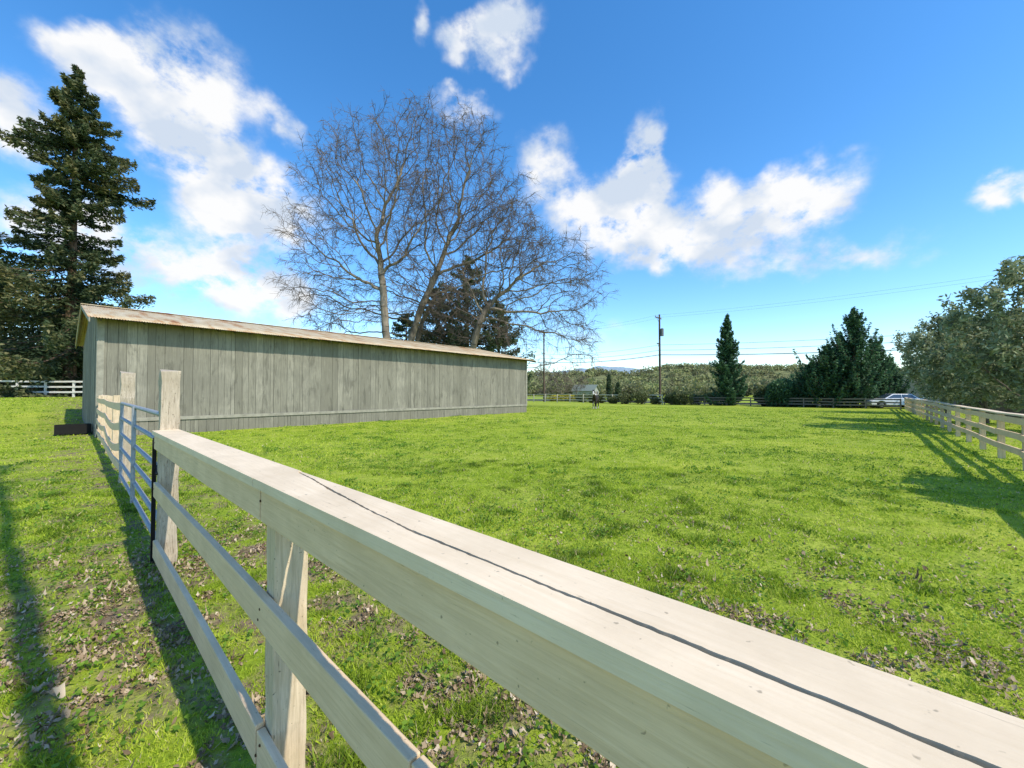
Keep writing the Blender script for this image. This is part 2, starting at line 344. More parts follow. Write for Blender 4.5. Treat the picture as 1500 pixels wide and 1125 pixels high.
# ---------------------------------------------------------------- near fence
FA=math.radians(-42.1)
fence=emp('paddock_fence',(0,0,0),FA);top(fence,'cream painted board fence with wide cracked cap rail','fence')
def strip(mb,xs,ylo,yhi,z0,z1):
    b=len(mb.v);n=len(xs)
    for i in range(n):
        mb.v+=[(xs[i],ylo[i],z0),(xs[i],yhi[i],z0),(xs[i],yhi[i],z1),(xs[i],ylo[i],z1)];mb.t+=[.5]*4
    for i in range(n-1):
        a=b+4*i;c=a+4
        for j in range(4):
            k=(j+1)%4;mb.f.append((a+j,c+j,c+k,a+k))
    mb.f.append((b,b+1,b+2,b+3));e=b+4*(n-1);mb.f.append((e+3,e+2,e+1,e))
mb=MB();mb.box(-5.16,-1.9835,.528,.728,1.295,1.333);mb.obj('cap_board',M_cap,fence)
xs=np.concatenate([np.arange(-1.982,2,.008),np.arange(2,9,.3)])
def yc(x):
    base=np.interp(x,[-1.98,-1.75,-1.5,-1.29,-.93,-.3,9],[.714,.692,.662,.645,.616,.612,.61])
    return base+.012*(vnoise(x,x*0,5,3)-.5)*sstep(-.7,-1.3,x)+.003*(vnoise(x,x*0,9,5)-.5)+.003*(vnoise(x,x*0,60,6)-.5)
gap=.0085+.008*vnoise(xs,xs*0,6,7)*(.4+vnoise(xs,xs*0,30,8))*sstep(-2.1,-1.6,xs)+.003*sstep(-1.2,0,xs)
mb=MB();strip(mb,xs,np.full(len(xs),.529),yc(xs)-gap*.4-.002*vnoise(xs,xs*0,80,12),1.295,1.333);mb.obj('cap_board',M_cap,fence)
mb=MB();strip(mb,xs,yc(xs)+gap*.6+.002*vnoise(xs,xs*0,80,14),np.maximum(np.full(len(xs),.729),yc(xs)+gap+.004),1.293,1.3295);mb.obj('cap_board',M_cap,fence)
def rail(x0,x1,y0,y1,z0,z1,par=fence,mat=M_rail,bev=.004,dz=0):
    mb=MB();xs=np.linspace(x0,x1,max(2,int((x1-x0)/.15)))
    for i,x in enumerate(xs):
        wv=.004*math.sin(x*1.7+z0*9)+dz*math.sin(math.pi*(x-x0)/(x1-x0))
        mb.v+=[(x,y0,z0+wv),(x,y1,z0+wv),(x,y1,z1+wv),(x,y0,z1+wv)];mb.t+=[.5]*4
    n=len(xs)
    for i in range(n-1):
        a=4*i;c=a+4
        for j in range(4): mb.f.append((a+j,c+j,c+(j+1)%4,a+(j+1)%4))
    mb.f.append((0,1,2,3));e=4*(n-1);mb.f.append((e+3,e+2,e+1,e))
    return mb.obj('rail',mat,par,bevel=bev)
rail(-5.15,-1.94,.545,.582,1.152,1.289);rail(-1.932,8,.547,.583,1.150,1.288)
rail(-5.15,-.82,.545,.58,.70,.838);rail(-.812,8,.546,.581,.70,.838)
rail(-5.12,-1.96,.545,.58,.128,.29);rail(-1.95,8,.548,.58,.12,.275)
def post(x,y0,y1,h,par,mat=M_post,w=.1,name='post',z0=-.25,seed=0,rough=.004):
    mb=MB();n=18;rr=random.Random(seed+int(x*100))
    for i in range(n+1):
        z=z0+(h-z0)*i/n;j=lambda a=rough:rr.uniform(-a,a)
        mb.v+=[(x-w/2+j(),y0+j(),z),(x+w/2+j(),y0+j(),z),(x+w/2+j(),y1+j(),z),(x-w/2+j(),y1+j(),z)];mb.t+=[.5]*4
    for k in range(4):
        vx=list(mb.v[-1-k]);vx[2]+=rr.uniform(-.06,.02) if h>1.5 else 0;mb.v[-1-k]=tuple(vx)
    for i in range(n):
        for k in range(4):
            a=4*i;mb.f.append((a+k,a+(k+1)%4,a+4+(k+1)%4,a+4+k))
    mb.f.append((4*n,4*n+1,4*n+2));mb.f.append((4*n,4*n+2,4*n+3));mb.f.append((3,2,1,0))
    return mb.obj(name,mat,par,bevel=.006)
for x in(-1.93,1.2,4.3,7.4): post(x,.586,.722,1.290,fence)
post(-5.22,.586,.735,1.93,fence,M_oldpost,.14,rough=.008)
for x,z in((-1.93,1.24),(-1.92,.79),(-1.94,.74),(-1.90,.24),(-1.95,.17),(-5.10,.78),(-5.11,.24),(-5.10,1.22)):
    mb=MB();mb.cyl((x,.548,z),(x,.5425,z),.006,.005,10);mb.obj('bolt',M_rust,fence)
# gate
gate=emp('field_gate',(0,0,0),FA);top(gate,'grey tubular steel farm gate between wooden posts','gate')
gz=[1.5,1.22,.93,.66,.4,.16]
for z in gz:
    mb=MB();mb.cyl((-10.35,.64,z),(-5.43,.64,z-.03),.026,n=14);mb.obj('gate_bar',M_gate,gate)
for x in(-10.36,-7.9,-5.42):
    e_=x in(-10.36,-5.42)
    mb=MB();mb.cyl((x,.64 if e_ else .613,.12),(x,.64 if e_ else .613,1.5),.026,n=14);mb.obj('gate_upright',M_gate,gate)
mb=MB();mb.box(-5.335,-5.331,.555,.585,-.2,1.25);mb.box(-5.347,-5.318,.551,.555,-.2,1.23);mb.obj('latch_post',M_black,gate)
mb=MB();mb.cyl((-5.45,.60,.95),(-5.2,.575,.9),.009);mb.obj('latch_chain',M_black,gate)
# fence between gate and barn
f2=emp('paddock_fence',(-7.36,7.6,0),FA);top(f2,'sagging cream board fence running from gate post to shed','fence')
post(0-.02,-.08,.12,2.12,f2,M_oldpost,.2,rough=.01)
post(-.28,-.02,.1,1.75,f2,M_oldpost,.1)
for i,x in enumerate((-2.9,-5.5,-8.1,-10.6)): post(x,-.03,.09,1.62,f2,M_post,.11,seed=i)
for z,dz in((1.36,-.03),(.98,-.12),(.6,-.2),(.2,-.05)):
    rail(-5.5,-.1,-.075,-.036,z,z+.15,f2,dz=dz);rail(-10.7,-5.52,-.072,-.036,z,z+.15,f2,dz=dz*.4)

def board_fence(p0,p1,label,mat=M_rail,pm=M_post,h=1.3,nr=4,sp=2.4,cap=True,side=-1):
    p0=np.array(p0,float);p1=np.array(p1,float);L=np.linalg.norm(p1-p0);a=math.atan2(*(p1-p0)[::-1]);z=float(gh(*p0))
    e=emp('paddock_fence',(p0[0],p0[1],z),a);top(e,label,'fence')
    n=max(1,int(round(L/sp)));prev=None;rr=random.Random(int(L*10))
    for i in range(n+1):
        x=L*i/n
        wx,wy=p0+(p1-p0)*i/n;zz=float(gh(wx,wy))-z+rr.uniform(-.015,.015)
        mb=MB();mb.box(x-.06,x+.06,-.06,.06,zz-.3,zz+h);mb.obj('post',pm,e)
        if prev is not None:
            for k in range(nr):
                zt=h-.02-k*(h-.12)/nr;b=MB();j0,j1=rr.uniform(-.02,.02),rr.uniform(-.02,.02)
                y0,y1=(-.1,-.063) if side<0 else (.063,.1)
                x0,z0_=prev
                b.v+=[(x0+.004,y0,z0_+zt-.14+j0),(x-.004,y0,zz+zt-.14+j1),(x-.004,y1,zz+zt-.14+j1),(x0+.004,y1,z0_+zt-.14+j0),(x0+.004,y0,z0_+zt+j0),(x-.004,y0,zz+zt+j1),(x-.004,y1,zz+zt+j1),(x0+.004,y1,z0_+zt+j0)]
                b.f+=[(0,3,2,1),(4,5,6,7),(0,1,5,4),(1,2,6,5),(2,3,7,6),(3,0,4,7)];b.t+=[.5]*8
                b.obj('rail',mat,e)
            if cap:
                b=MB();b.box(x0+.004,x-.004,-.11,.08,h+.024,h+.06);b.v=[(vx,vy,vz+(z0_ if vx<x0+.01 else zz)) for vx,vy,vz in b.v];b.obj('cap_board',M_cap,e)
        prev=(x,zz)
    return e
board_fence((6.4,3.4),(39.5,40),'long cream board fence along the paddock beside olive trees',nr=3,side=1,h=1.15)
M_grey=paintwood('weathered_pale_rail',(.66,.60,.50));M_dkrail=paintwood('dark_weathered_rail',(.22,.18,.14))
board_fence((39.4,40.4),(21.6,56.4),'dark weathered board fence at the paddock end by conifers',M_dkrail,M_dkrail,1.1,3,2.6,False)
board_fence((21.4,56.7),(2,74.2),'pale board fence at the far paddock end',M_grey,M_grey,1.45,3,2.6,False)
board_fence((-52,34),(-33,34.4),'white rail fence beside the redwood tree',M_white,M_white,1.45,3,2.4,False)
bf=emp('wooden_fence',(27,19,0),math.radians(47.9));top(bf,'brown vertical board fence behind olive trees','fence')
mb=MB();x=0
while x<50: mb.box(x,x+.14,0,.02,-.1,1.5+random.uniform(-.03,.03),random.random());x+=.15
mb.obj('panel',plain('brown_boards',(.2,.15,.11),.9,0,.4,3),bf)
for i in range(20):
    mb=MB();mb.box(i*2.5,i*2.5+.1,-.12,-.005,-.2,1.6);mb.obj('post',M_dkrail,bf)

# ---------------------------------------------------------------- barn
barn=emp('barn',(BC[0],BC[1],0),math.atan2(VB[1],VB[0]));top(barn,'long grey green wooden shed with rusty corrugated roof','shed')
m,nt2,o2=newmat('grey_green_boards')
v=coords(nt2,(12,12,.8));v2=coords(nt2);at=N(nt2,'ShaderNodeAttribute',attribute_name='tint')
g1=noise(nt2,v,2,7,.65,.6);g2=noise(nt2,v2,.7,6,.65);g3=noise(nt2,coords(nt2,(2.6,2.6,.6)),1.2,6,.65,.8)
c=ramp(nt2,at.outputs['Fac'],[(0,(.195,.183,.138)),(.5,(.25,.235,.18)),(1,(.31,.29,.225))])
c=mixc(nt2,ramp(nt2,g1,[(.38,(.6,)*3),(.56,(0,)*3)]),c,(.15,.14,.108))
c=mixc(nt2,ramp(nt2,g2,[(.42,(.5,)*3),(.56,(0,)*3)]),c,(.165,.155,.12))
c=mixc(nt2,ramp(nt2,g3,[(.36,(.55,)*3),(.46,(0,)*3)]),c,(.09,.085,.065))
c=mixc(nt2,ramp(nt2,g1,[(.60,(0,)*3),(.72,(.4,)*3)]),c,(.40,.38,.31))
princ(nt2,o2,c,.85,g1,.5,.01);M_barn=m
M_trim=plain('grey_green_trim',(.34,.32,.25),.8,0,.35,5)
Lb=25.6;Wb=12.0;WH=4.5;RH=5.75;OV=.80
def boardwall(mb,L,hfun,z0,axis,off,nrm):
    p=0
    while p<L-.02:
        wd=min(random.choice([.3,.3,.2,.24,.29,.31,.61,.15]),L-p)
        if L-p-wd<.12: wd=L-p
        dpt=random.uniform(0,.018);t=random.random()
        h=min(hfun(p),hfun(p+wd))
        a0,a1=p+.005,p+wd-.005;d0,d1=off,off+nrm*(.022+dpt)
        if axis=='x': mb.box(a0,a1,min(d0,d1),max(d0,d1),z0+random.uniform(-.02,.02),h,t)
        else: mb.box(min(d0,d1),max(d0,d1),a0,a1,z0+random.uniform(-.02,.02),h,t)
        p+=wd
mb=MB()
boardwall(mb,Lb,lambda p:WH,.62,'x',0,-1)
boardwall(mb,Lb,lambda p:WH,-.1,'x',Wb,1)
gab=lambda p:WH+(RH-WH)*(1-abs(p-Wb/2)/(Wb/2))-.05
boardwall(mb,Wb,gab,-.1,'y',0,-1);boardwall(mb,Wb,gab,-.1,'y',Lb,1)
mb.obj('wall',M_barn,barn)
mb=MB();mb.prism([(0.002,-.2),(Lb-.002,-.2),(Lb-.002,WH),(0.002,WH)],.002,Wb-.002,.1);mb.obj('wall_framing',plain('dark_inner',(.02,.02,.016)),barn)
mb=MB()
p=0
while p<Lb:
    wd=random.choice([.14,.15,.2,.28]);wd=min(wd,Lb-p);mb.box(p+.004,p+wd-.004,-.02-random.uniform(0,.012),0,-.25,.60,random.uniform(0,.6));p+=wd
mb.obj('skirt_boards',M_barn,barn)
mb=MB();mb.box(-.03,Lb+.03,-.075,-.045,.56,.70,.9);mb.obj('skirt_rail',M_trim,barn,bevel=.004)
mb=MB();mb.box(-.075,-.043,-.06,.12,-.1,WH,.9);mb.box(-.043,.12,-.076,-.044,.705,WH,.9);mb.obj('corner_trim',M_trim,barn)
mb=MB();mb.box(Lb-.12,Lb+.036,-.076,-.044,.705,WH,.9);mb.obj('corner_trim',M_trim,barn)
m,nt2,o2=newmat('rusty_corrugated_iron')
v2=coords(nt2);v3=coords(nt2,(1.6,.35,.35));r1=noise(nt2,v3,1.3,7,.65,.5);r2=noise(nt2,v2,9,5,.6);r3=noise(nt2,coords(nt2,(1,.15,.15)),6,4,.6)
c=ramp(nt2,r1,[(.33,(.56,.48,.33)),(.50,(.48,.38,.23)),(.60,(.41,.24,.11)),(.70,(.25,.10,.04))])
c=mixc(nt2,ramp(nt2,r3,[(.5,(0,)*3),(.7,(.5,)*3)]),c,(.56,.50,.38))
c=mixc(nt2,ramp(nt2,r2,[(.60,(0,)*3),(.70,(.6,)*3)]),c,(.25,.11,.045))
princ(nt2,o2,c,.6,r2,.2,.003,.1);M_roof=m
slope=(RH-WH)/(Wb/2)
def corr(sgn):
    x=np.arange(-.35,Lb+.35,.076/4);ys=np.array([-OV,1.2,2.7,4.2,5.5,Wb/2]) 
    zz=.014*np.sin(2*np.pi*x/.076)
    V=[]
    for j,yy in enumerate(ys):
        y_=yy if sgn>0 else Wb-yy
        V.append(np.stack([x,np.full_like(x,y_),WH+.10+slope*yy+zz+.006*np.sin(x*.9+j)],1))
    V=np.concatenate(V);n=len(x);I=(np.arange(len(ys)-1)[:,None]*n+np.arange(n-1)[None]).ravel()
    return V,np.stack([I,I+1,I+n+1,I+n],1)
V1,F1=corr(1);V2,F2=corr(-1)
o=mkobj('roof',mesh_np('roof',np.concatenate([V1,V2]),np.concatenate([F1,F2+len(V1)])),M_roof,barn)
sm=o.modifiers.new('s','SOLIDIFY');sm.thickness=.004
mb=MB();mb.prism([(-.35,RH+.115),(Lb+.35,RH+.115),(Lb+.35,RH+.145),(-.35,RH+.145)],Wb/2-.12,Wb/2+.12);mb.obj('ridge_cap',M_roof,barn)
M_raft=plain('weathered_rafter',(.13,.12,.09),.9)
mb=MB();y0,y1=-OV+.28,.3
def raftbox(mb,x0,x1):
    b=len(mb.v)
    for yy in(y0,y1):
        zt=WH+.082+slope*yy
        mb.v+=[(x0,yy,zt-.12),(x1,yy,zt-.12),(x1,yy,zt),(x0,yy,zt)];mb.t+=[.5]*4
    mb.f+=[(b,b+1,b+2,b+3),(b+7,b+6,b+5,b+4),(b,b+4,b+5,b+1),(b+1,b+5,b+6,b+2),(b+2,b+6,b+7,b+3),(b+3,b+7,b+4,b)]
raftbox(mb,-.03,.02);r0=mb.obj('rafter_tail',M_raft,barn)
for i in range(1,43):
    c_=r0.copy();COL.objects.link(c_);c_.parent=barn;c_.location=(i*.608,0,0)
for (ya,yb) in((-OV,Wb/2),(Wb/2,Wb+OV)):
    for x0 in(-.33,Lb+.29):
        mb=MB();b=0;hz=lambda yy:WH+.078+slope*(yy if yy<=Wb/2 else Wb-yy)
        mb.v+=[(x0,ya,hz(ya)-.16),(x0+.04,ya,hz(ya)-.16),(x0+.04,ya,hz(ya)),(x0,ya,hz(ya)),(x0,yb,hz(yb)-.16),(x0+.04,yb,hz(yb)-.16),(x0+.04,yb,hz(yb)),(x0,yb,hz(yb))]
        mb.t+=[.5]*8
        mb.f+=[(b,b+1,b+2,b+3),(b+7,b+6,b+5,b+4),(b,b+4,b+5,b+1),(b+1,b+5,b+6,b+2),(b+2,b+6,b+7,b+3),(b+3,b+7,b+4,b)]
        mb.obj('barge_board',M_trim,barn)
tz=float(gh(-17.6,16.0))
tr=emp('feed_trough',(-17.6,16.0,tz),math.radians(49));top(tr,'small dark wooden feed trough beside the shed corner','trough')
M_dw=plain('dark_wood',(.012,.012,.011),.9)
mb=MB();mb.box(-.5,.5,-.3,-.26,.05,.42);mb.box(-.5,.5,.26,.3,.05,.42);mb.box(-.5,-.46,-.26,.26,.05,.42);mb.box(.46,.5,-.26,.26,.05,.42);mb.box(-.46,.46,-.26,.26,.05,.09);mb.obj('basin',M_dw,tr)
for x in(-.35,.35):
    mb=MB();mb.box(x-.05,x+.05,-.24,.24,-.1,.05);mb.obj('foot',M_dw,tr)

# ---------------------------------------------------------------- trees
def colonize(path,att,D,dk,maxit=140,up=.05,jit=.25,sf=.45,mom=.35):
    nodes=[];par=[]
    pts=[np.array(p,float) for p in path];nodes.append(pts[0]);par.append(-1)
    for a,b in zip(pts[:-1],pts[1:]):
        L=np.linalg.norm(b-a);n=max(1,int(L/D))
        for i in range(1,n+1): nodes.append(a+(b-a)*i/n+rng.normal(0,.06*D,3));par.append(len(nodes)-2)
    att=att.copy();start=max(1,int(len(nodes)*sf))
    for it in range(maxit):
        kd=kdtree.KDTree(len(nodes))
        for i,p in enumerate(nodes):
            if i>=start: kd.insert(p,i)
        kd.balance();acc={};alive=[]
        for k in range(len(att)):
            _,i,d=kd.find(att[k])
            if d<dk: continue
            alive.append(k)
            v=(att[k]-nodes[i])/d
            if i in acc: acc[i]+=v
            else: acc[i]=v.copy()
        att=att[alive]
        if not acc: break
        add=0
        for i,v in acc.items():
            v=v/(np.linalg.norm(v)+1e-9)+rng.normal(0,jit,3)+[0,0,up]
            if par[i]>=0:
                pd=nodes[i]-nodes[par[i]];v=v+mom*pd/(np.linalg.norm(pd)+1e-9)
            v/=np.linalg.norm(v);nn=nodes[i]+v*D
            _,j,d=kd.find(nn)
            if d<.35*D: continue
            nodes.append(nn);par.append(i);add+=1
        if add==0: break
    return nodes,par
def radii(nodes,par,r0,e=2.3):
    n=len(nodes);s=np.zeros(n);r=np.zeros(n)
    for i in range(n-1,-1,-1):
        r[i]=max(r0,s[i]**(1/e)) if s[i]>0 else r0
        if par[i]>=0: s[par[i]]+=r[i]**e
    return r
def ellpts(n,c,rad):
    u=rng.normal(size=(n,3));u/=np.linalg.norm(u,axis=1,keepdims=True);u*=rng.random((n,1))**(.40);return np.array(c)+u*np.array(rad)
def skeleton(name,nodes,par,r,parent,mat,origin,k=6,cut=0):
    segs=[(nodes[par[i]]-origin,nodes[i]-origin,min(r[par[i]],r[i]*1.5),r[i]) for i in range(1,len(nodes)) if r[i]>=cut]
    V,Fc=tubes(segs,k);return mkobj(name,mesh_np(name,V,Fc),mat,parent,smooth=True)
def twigs(nodes,par,r,thr,origin,n=3,L=(.7,1.6),rad=.014,droop=0,zmin=-1):
    segs=[]
    for i in range(1,len(nodes)):
        if r[i]>thr or nodes[i][2]-origin[2]<zmin: continue
        bd=nodes[i]-nodes[par[i]];bd/=np.linalg.norm(bd)+1e-9
        for _ in range(n):
            v=bd*.8+rng.normal(0,.6,3)+[0,0,-droop];v/=np.linalg.norm(v);l=random.uniform(*L)
            a=nodes[par[i]]+(nodes[i]-nodes[par[i]])*random.random();b=a+v*l*.5;v2=v+rng.normal(0,.28,3)+[0,0,-droop];v2/=np.linalg.norm(v2);c=b+v2*l*.5
            segs.append((a-origin,b-origin,rad*1.2,rad));segs.append((b-origin,c-origin,rad,rad*.6))
            for q in range(2):
                v3=v+rng.normal(0,.7,3);v3/=np.linalg.norm(v3);s=a+(b-a)*random.uniform(.3,1) if q else b
                segs.append((s-origin,s+v3*l*.35-origin,rad*.8,rad*.5))
    return segs
def sycamore(Yd,path,ells,n,label,sf=.4,ntw=3):
    base=pxw(*path[0],Yd);base[2]=0
    P=[base]+[pxw(x,y,Yd)+np.array([0,random.uniform(-.4,.4),0]) for x,y in path[1:]]
    vols=[e[2]*e[3] for e in ells];att=[]
    for e,vv in zip(ells,vols):
        c=pxw(e[0],e[1],Yd);rx=e[2]/F*Yd;rz=e[3]/F*Yd;na=int(n*vv/sum(vols));K=max(3,na//18)
        cen=ellpts(K,c,(rx*.95,min(max(rx*.8,3),6),rz*.95))
        per=max(1,na//K);att.append(np.repeat(cen,per,0)+rng.normal(0,.95,(K*per,3)))
        att.append(ellpts(na//8,c,(rx,min(max(rx*.8,3),6),rz)))
    nodes,par=colonize(P,np.concatenate(att),.55,.82,sf=sf,jit=.32,up=0.0,mom=.7)
    r=radii(nodes,par,.022,2.08)
    t=emp('plane_tree',tuple(base));top(t,label,'tree',group='bare plane trees behind the shed')
    skeleton('trunk',nodes,par,r,t,M_barkS,base,7,.065)
    segs=[(nodes[par[i]]-base,nodes[i]-base,min(r[par[i]],r[i]*1.3),r[i]) for i in range(1,len(nodes)) if r[i]<.065]
    segs+=twigs(nodes,par,r,.038,base,ntw,(.5,1.8),.0135,.3)
    V,Fc=tubes(segs,3);mkobj('crown',mesh_np('crown',V,Fc),M_twig,t)
    print('syc',len(nodes),len(segs),r.max())
sycamore(45,[(567,575),(567,500),(563,450),(560,410)],[(545,270,88,108),(588,178,46,50),(470,400,48,85),(600,300,60,120),(490,250,45,70),(450,330,30,40)],2700,'tall bare plane tree with upright trunk behind the shed')
sycamore(47,[(596,575),(600,500),(618,450),(635,410)],[(690,245,58,74),(650,290,50,95),(735,290,36,62),(620,400,50,70),(660,200,42,36),(760,360,40,50),(700,330,60,50)],2300,'bare plane tree with leaning forked trunk')
sycamore(46,[(690,575),(692,510),(702,475),(715,450)],[(790,400,78,64),(720,370,60,65),(848,425,40,60),(840,490,32,36),(680,430,50,55),(740,320,50,50),(770,480,50,30)],2300,'bare spreading plane tree with drooping outer branches')
sycamore(50,[(610,575),(612,500),(618,470),(640,430)],[(560,440,60,50),(650,440,60,60),(720,470,60,45),(500,450,60,45)],1100,'low bare plane tree behind the shed roof')

def conifer(name,loc,H,prof,label,mat,group=None,z0=.08,step=.35,nbr=5,lsize=.16,dens=26,droop=.25,upt=.15,tr=.3,gapn=.2,side=.28,barkm=M_barkR,cat='tree',el=2.2,vj=.02,hang=4):
    loc=np.array([loc[0],loc[1],float(gh(loc[0],loc[1]))]);t=emp(name,tuple(loc));top(t,label,cat,group)
    segs=[];C=[];T=[];K=10
    for i in range(K): segs.append((np.array([0,0,H*i/K]),np.array([0,0,H*(i+1)/K]),tr*(1-i/K)+.03,tr*(1-(i+1)/K)+.02))
    z=H*z0;ph=0
    while z<H*.99:
        f=z/H;R=prof(f)
        for b in range(nbr):
            ph+=2.4+random.uniform(-.5,.5)
            if random.random()<gapn*(1-f*.5): continue
            L=R*random.uniform(.5,1.15);c,s=math.cos(ph),math.sin(ph)
            base=np.array([0,0,z+random.uniform(-.5,.5)*step])
            tt=np.linspace(0,1,6);pts=[base+np.array([c*L*u,s*L*u,L*(-droop*u+upt*u**3*1.5)]) for u in tt]
            for a,b2,u in zip(pts[:-1],pts[1:],tt): segs.append((a,b2,.02+.05*tr*(1-u)*L*.4,.015+.04*tr*(1-u)*L*.4))
            nl=int(dens*L)+6
            u=rng.random(nl)**.75*.95+.08
            sw=side*L*(1.05-u)*.9+.12
            lat=rng.normal(0,1,nl)*sw*.6
            px=base[0]+c*L*u-s*lat;py=base[1]+s*L*u+c*lat
            pz=base[2]+L*(-droop*u+upt*u**3*1.5)-np.abs(lat)*.25+rng.normal(-.05,.08+vj*L,nl)-rng.random(nl)**2*vj*L*hang
            pz=np.maximum(pz,.05)
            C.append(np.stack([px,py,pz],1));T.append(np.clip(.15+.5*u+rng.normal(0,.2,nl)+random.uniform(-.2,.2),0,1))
        z+=step*random.uniform(.7,1.3)*(1-.5*f)
    C=np.concatenate(C);T=np.concatenate(T)
    V,Fc=tubes(segs,5);mkobj('trunk',mesh_np('trunk',V,Fc),barkm,t)
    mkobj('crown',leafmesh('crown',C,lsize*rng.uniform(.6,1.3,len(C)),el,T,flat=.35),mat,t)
    print(name,len(C))
def redprof(f): return float(np.interp(f,[0,.15,.3,.41,.61,.82,.92,1],[6.5,8,8,6.8,4.6,3.0,1.9,.3]))*(.58+.68*float(vnoise(f*24,3,1,3)))
conifer('redwood_tree',(-42.2,38),32.2,redprof,'tall ragged redwood with layered drooping branches behind the shed',M_red,z0=.03,step=1.05,nbr=8,lsize=.075,dens=100,droop=.38,upt=.18,tr=.5,gapn=.42,side=.11,vj=.018,hang=7,el=3)
conifer('redwood_tree',(-56,40),20,lambda f:float(np.interp(f,[0,.3,.7,1],[7,7.5,4.5,.5]))*(.7+.5*float(vnoise(f*22,7,1,3))),'broad dark evergreen beside the white rail fence',M_red,z0=.03,step=.8,nbr=7,lsize=.10,dens=64,tr=.4,side=.14,gapn=.2,vj=.02,hang=5)
conifer('redwood_tree',(-50,46),13,lambda f:float(np.interp(f,[0,.3,.7,1],[6,6.5,4.5,.5]))*(.7+.5*float(vnoise(f*22,7,1,3))),'dark low evergreen behind the redwood',M_red,z0=.02,step=.8,nbr=7,lsize=.12,dens=50,tr=.3,side=.2,gapn=.15,vj=.04)
for (x_,y_,H_,R_) in((-6.5,58,21.5,7),(-11,60,18.5,6.5),(-2,60,15.5,6),(-16,60,14,5.5)):
    conifer('cedar_tree',(x_,y_),H_,lambda f:R_*float(np.interp(f,[0,.25,.6,.85,1],[1,1.1,.85,.45,.08]))*(.5+.75*float(vnoise(f*25,5+x_,1,3))),'broad dark cedar standing behind the bare plane trees',M_dark,group='dark cedars behind the shed',z0=.1,step=1.2,nbr=6,lsize=.10,dens=50,droop=.1,tr=.4,side=.17,gapn=.35,vj=.03)
x_=pxw(1066,575,52)[0]
conifer('spruce_tree',(x_,52),12.0,lambda f:(2.6*(1-f)**.9+.08)*(.75+.5*float(vnoise(f*30,5,1,3))),'narrow dark green conical spruce by the far fence',M_con,z0=.03,step=.36,nbr=8,lsize=.07,dens=70,droop=.15,upt=.3,tr=.22,gapn=.15,side=.26)
for (px,Y,H,R) in((1252,44,11.0,2.9),(1212,45,7.3,2.5),(1284,45,7.6,2.1),(1232,47,8.6,2.2),(1302,47,5.8,1.8),(1186,47,4.8,2.2)):
    x_=pxw(px,575,Y)[0]
    conifer('cypress_tree',(x_,Y),H,lambda f,R=R:R*float(np.interp(f,[0,.25,.6,1],[.9,1.05,.62,.05]))*(.65+.65*float(vnoise(f*20,px,1,3))),'dense dark green bushy conifer at the paddock corner',M_con,group='conifers at the paddock corner',z0=.03,step=.55,nbr=8,lsize=.07,dens=66,droop=-.45,upt=.45,tr=.2,gapn=.24,side=.18,vj=.05)

def shrub(name,loc,r,n,ls,mat,label,cat='shrub',group=None,lobes=7):
    z=float(gh(loc[0],loc[1]));t=emp(name,(loc[0],loc[1],z));top(t,label,cat,group)
    C=[];T=[]
    for i in range(lobes):
        c=np.array([random.uniform(-.5,.5)*r[0],random.uniform(-.5,.5)*r[1],r[2]*random.uniform(.35,1.25)]);rr=np.array(r)*random.uniform(.4,.6)
        u=rng.normal(size=(n//lobes,3));u/=np.linalg.norm(u,axis=1,keepdims=True);k=rng.random((len(u),1))**.3
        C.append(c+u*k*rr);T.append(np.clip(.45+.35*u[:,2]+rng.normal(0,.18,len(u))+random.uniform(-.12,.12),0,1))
    C=np.concatenate(C);C[:,2]=np.abs(C[:,2])
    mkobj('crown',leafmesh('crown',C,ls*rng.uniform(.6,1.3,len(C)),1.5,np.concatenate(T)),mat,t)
    segs=[]
    for i in range(5):
        a=i*1.26;segs.append((np.array([0,0,-.1]),np.array([math.cos(a)*r[0]*.4,math.sin(a)*r[1]*.4,r[2]*.9]),.05*r[2]+.02,.02))
    V,Fc=tubes(segs,5);mkobj('trunk',mesh_np('trunk',V,Fc),M_barkO,t)
shrub('broadleaf_shrub',(pxw(1148,575,48)[0],48),(2.6,2.2,2.4),9000,.085,M_con,'dark rounded evergreen shrub between conifers')
shrub('broadleaf_shrub',(pxw(1172,575,52)[0],52),(2.8,2.2,2.6),8000,.09,M_con,'dark rounded evergreen shrub between conifers')
shrub('broadleaf_shrub',(pxw(1122,575,50)[0],50),(1.9,1.8,1.5),6000,.085,M_bush,'low olive green shrub beside the far fence')
for px,Y,s in((880,64,1.0),(897,62,1.0),(917,60,1.2),(940,58,1.45),(1003,54,1.45),(1024,55,1.15),(850,70,1.1),(960,58,1.0),(984,56,1.15),(1040,54,1.1),(866,66,1.0)):
    shrub('round_shrub',(pxw(px,575,Y)[0],Y),(s*1.15,s*1.1,s*.9),2400,.06,M_bush,'rounded olive brown shrub along the far fence',group='rounded shrubs along the far fence')
for px,Y in((812,76),(832,78)): shrub('flowering_shrub',(pxw(px,575,Y)[0],Y),(2.3,1.5,.8),2500,.09,M_yel,'low yellow flowering shrub behind the fence')
for px,Y,H in((892,80,5.2),(905,82,3.6)):
    conifer('pencil_cypress',(pxw(px,575,Y)[0],Y),H,lambda f:.55*(1-f)**.5+.08,'slim dark pencil cypress near the pale house',M_dark,z0=.03,step=.2,nbr=6,lsize=.1,dens=40,droop=-.8,upt=.2,tr=.12,gapn=0)
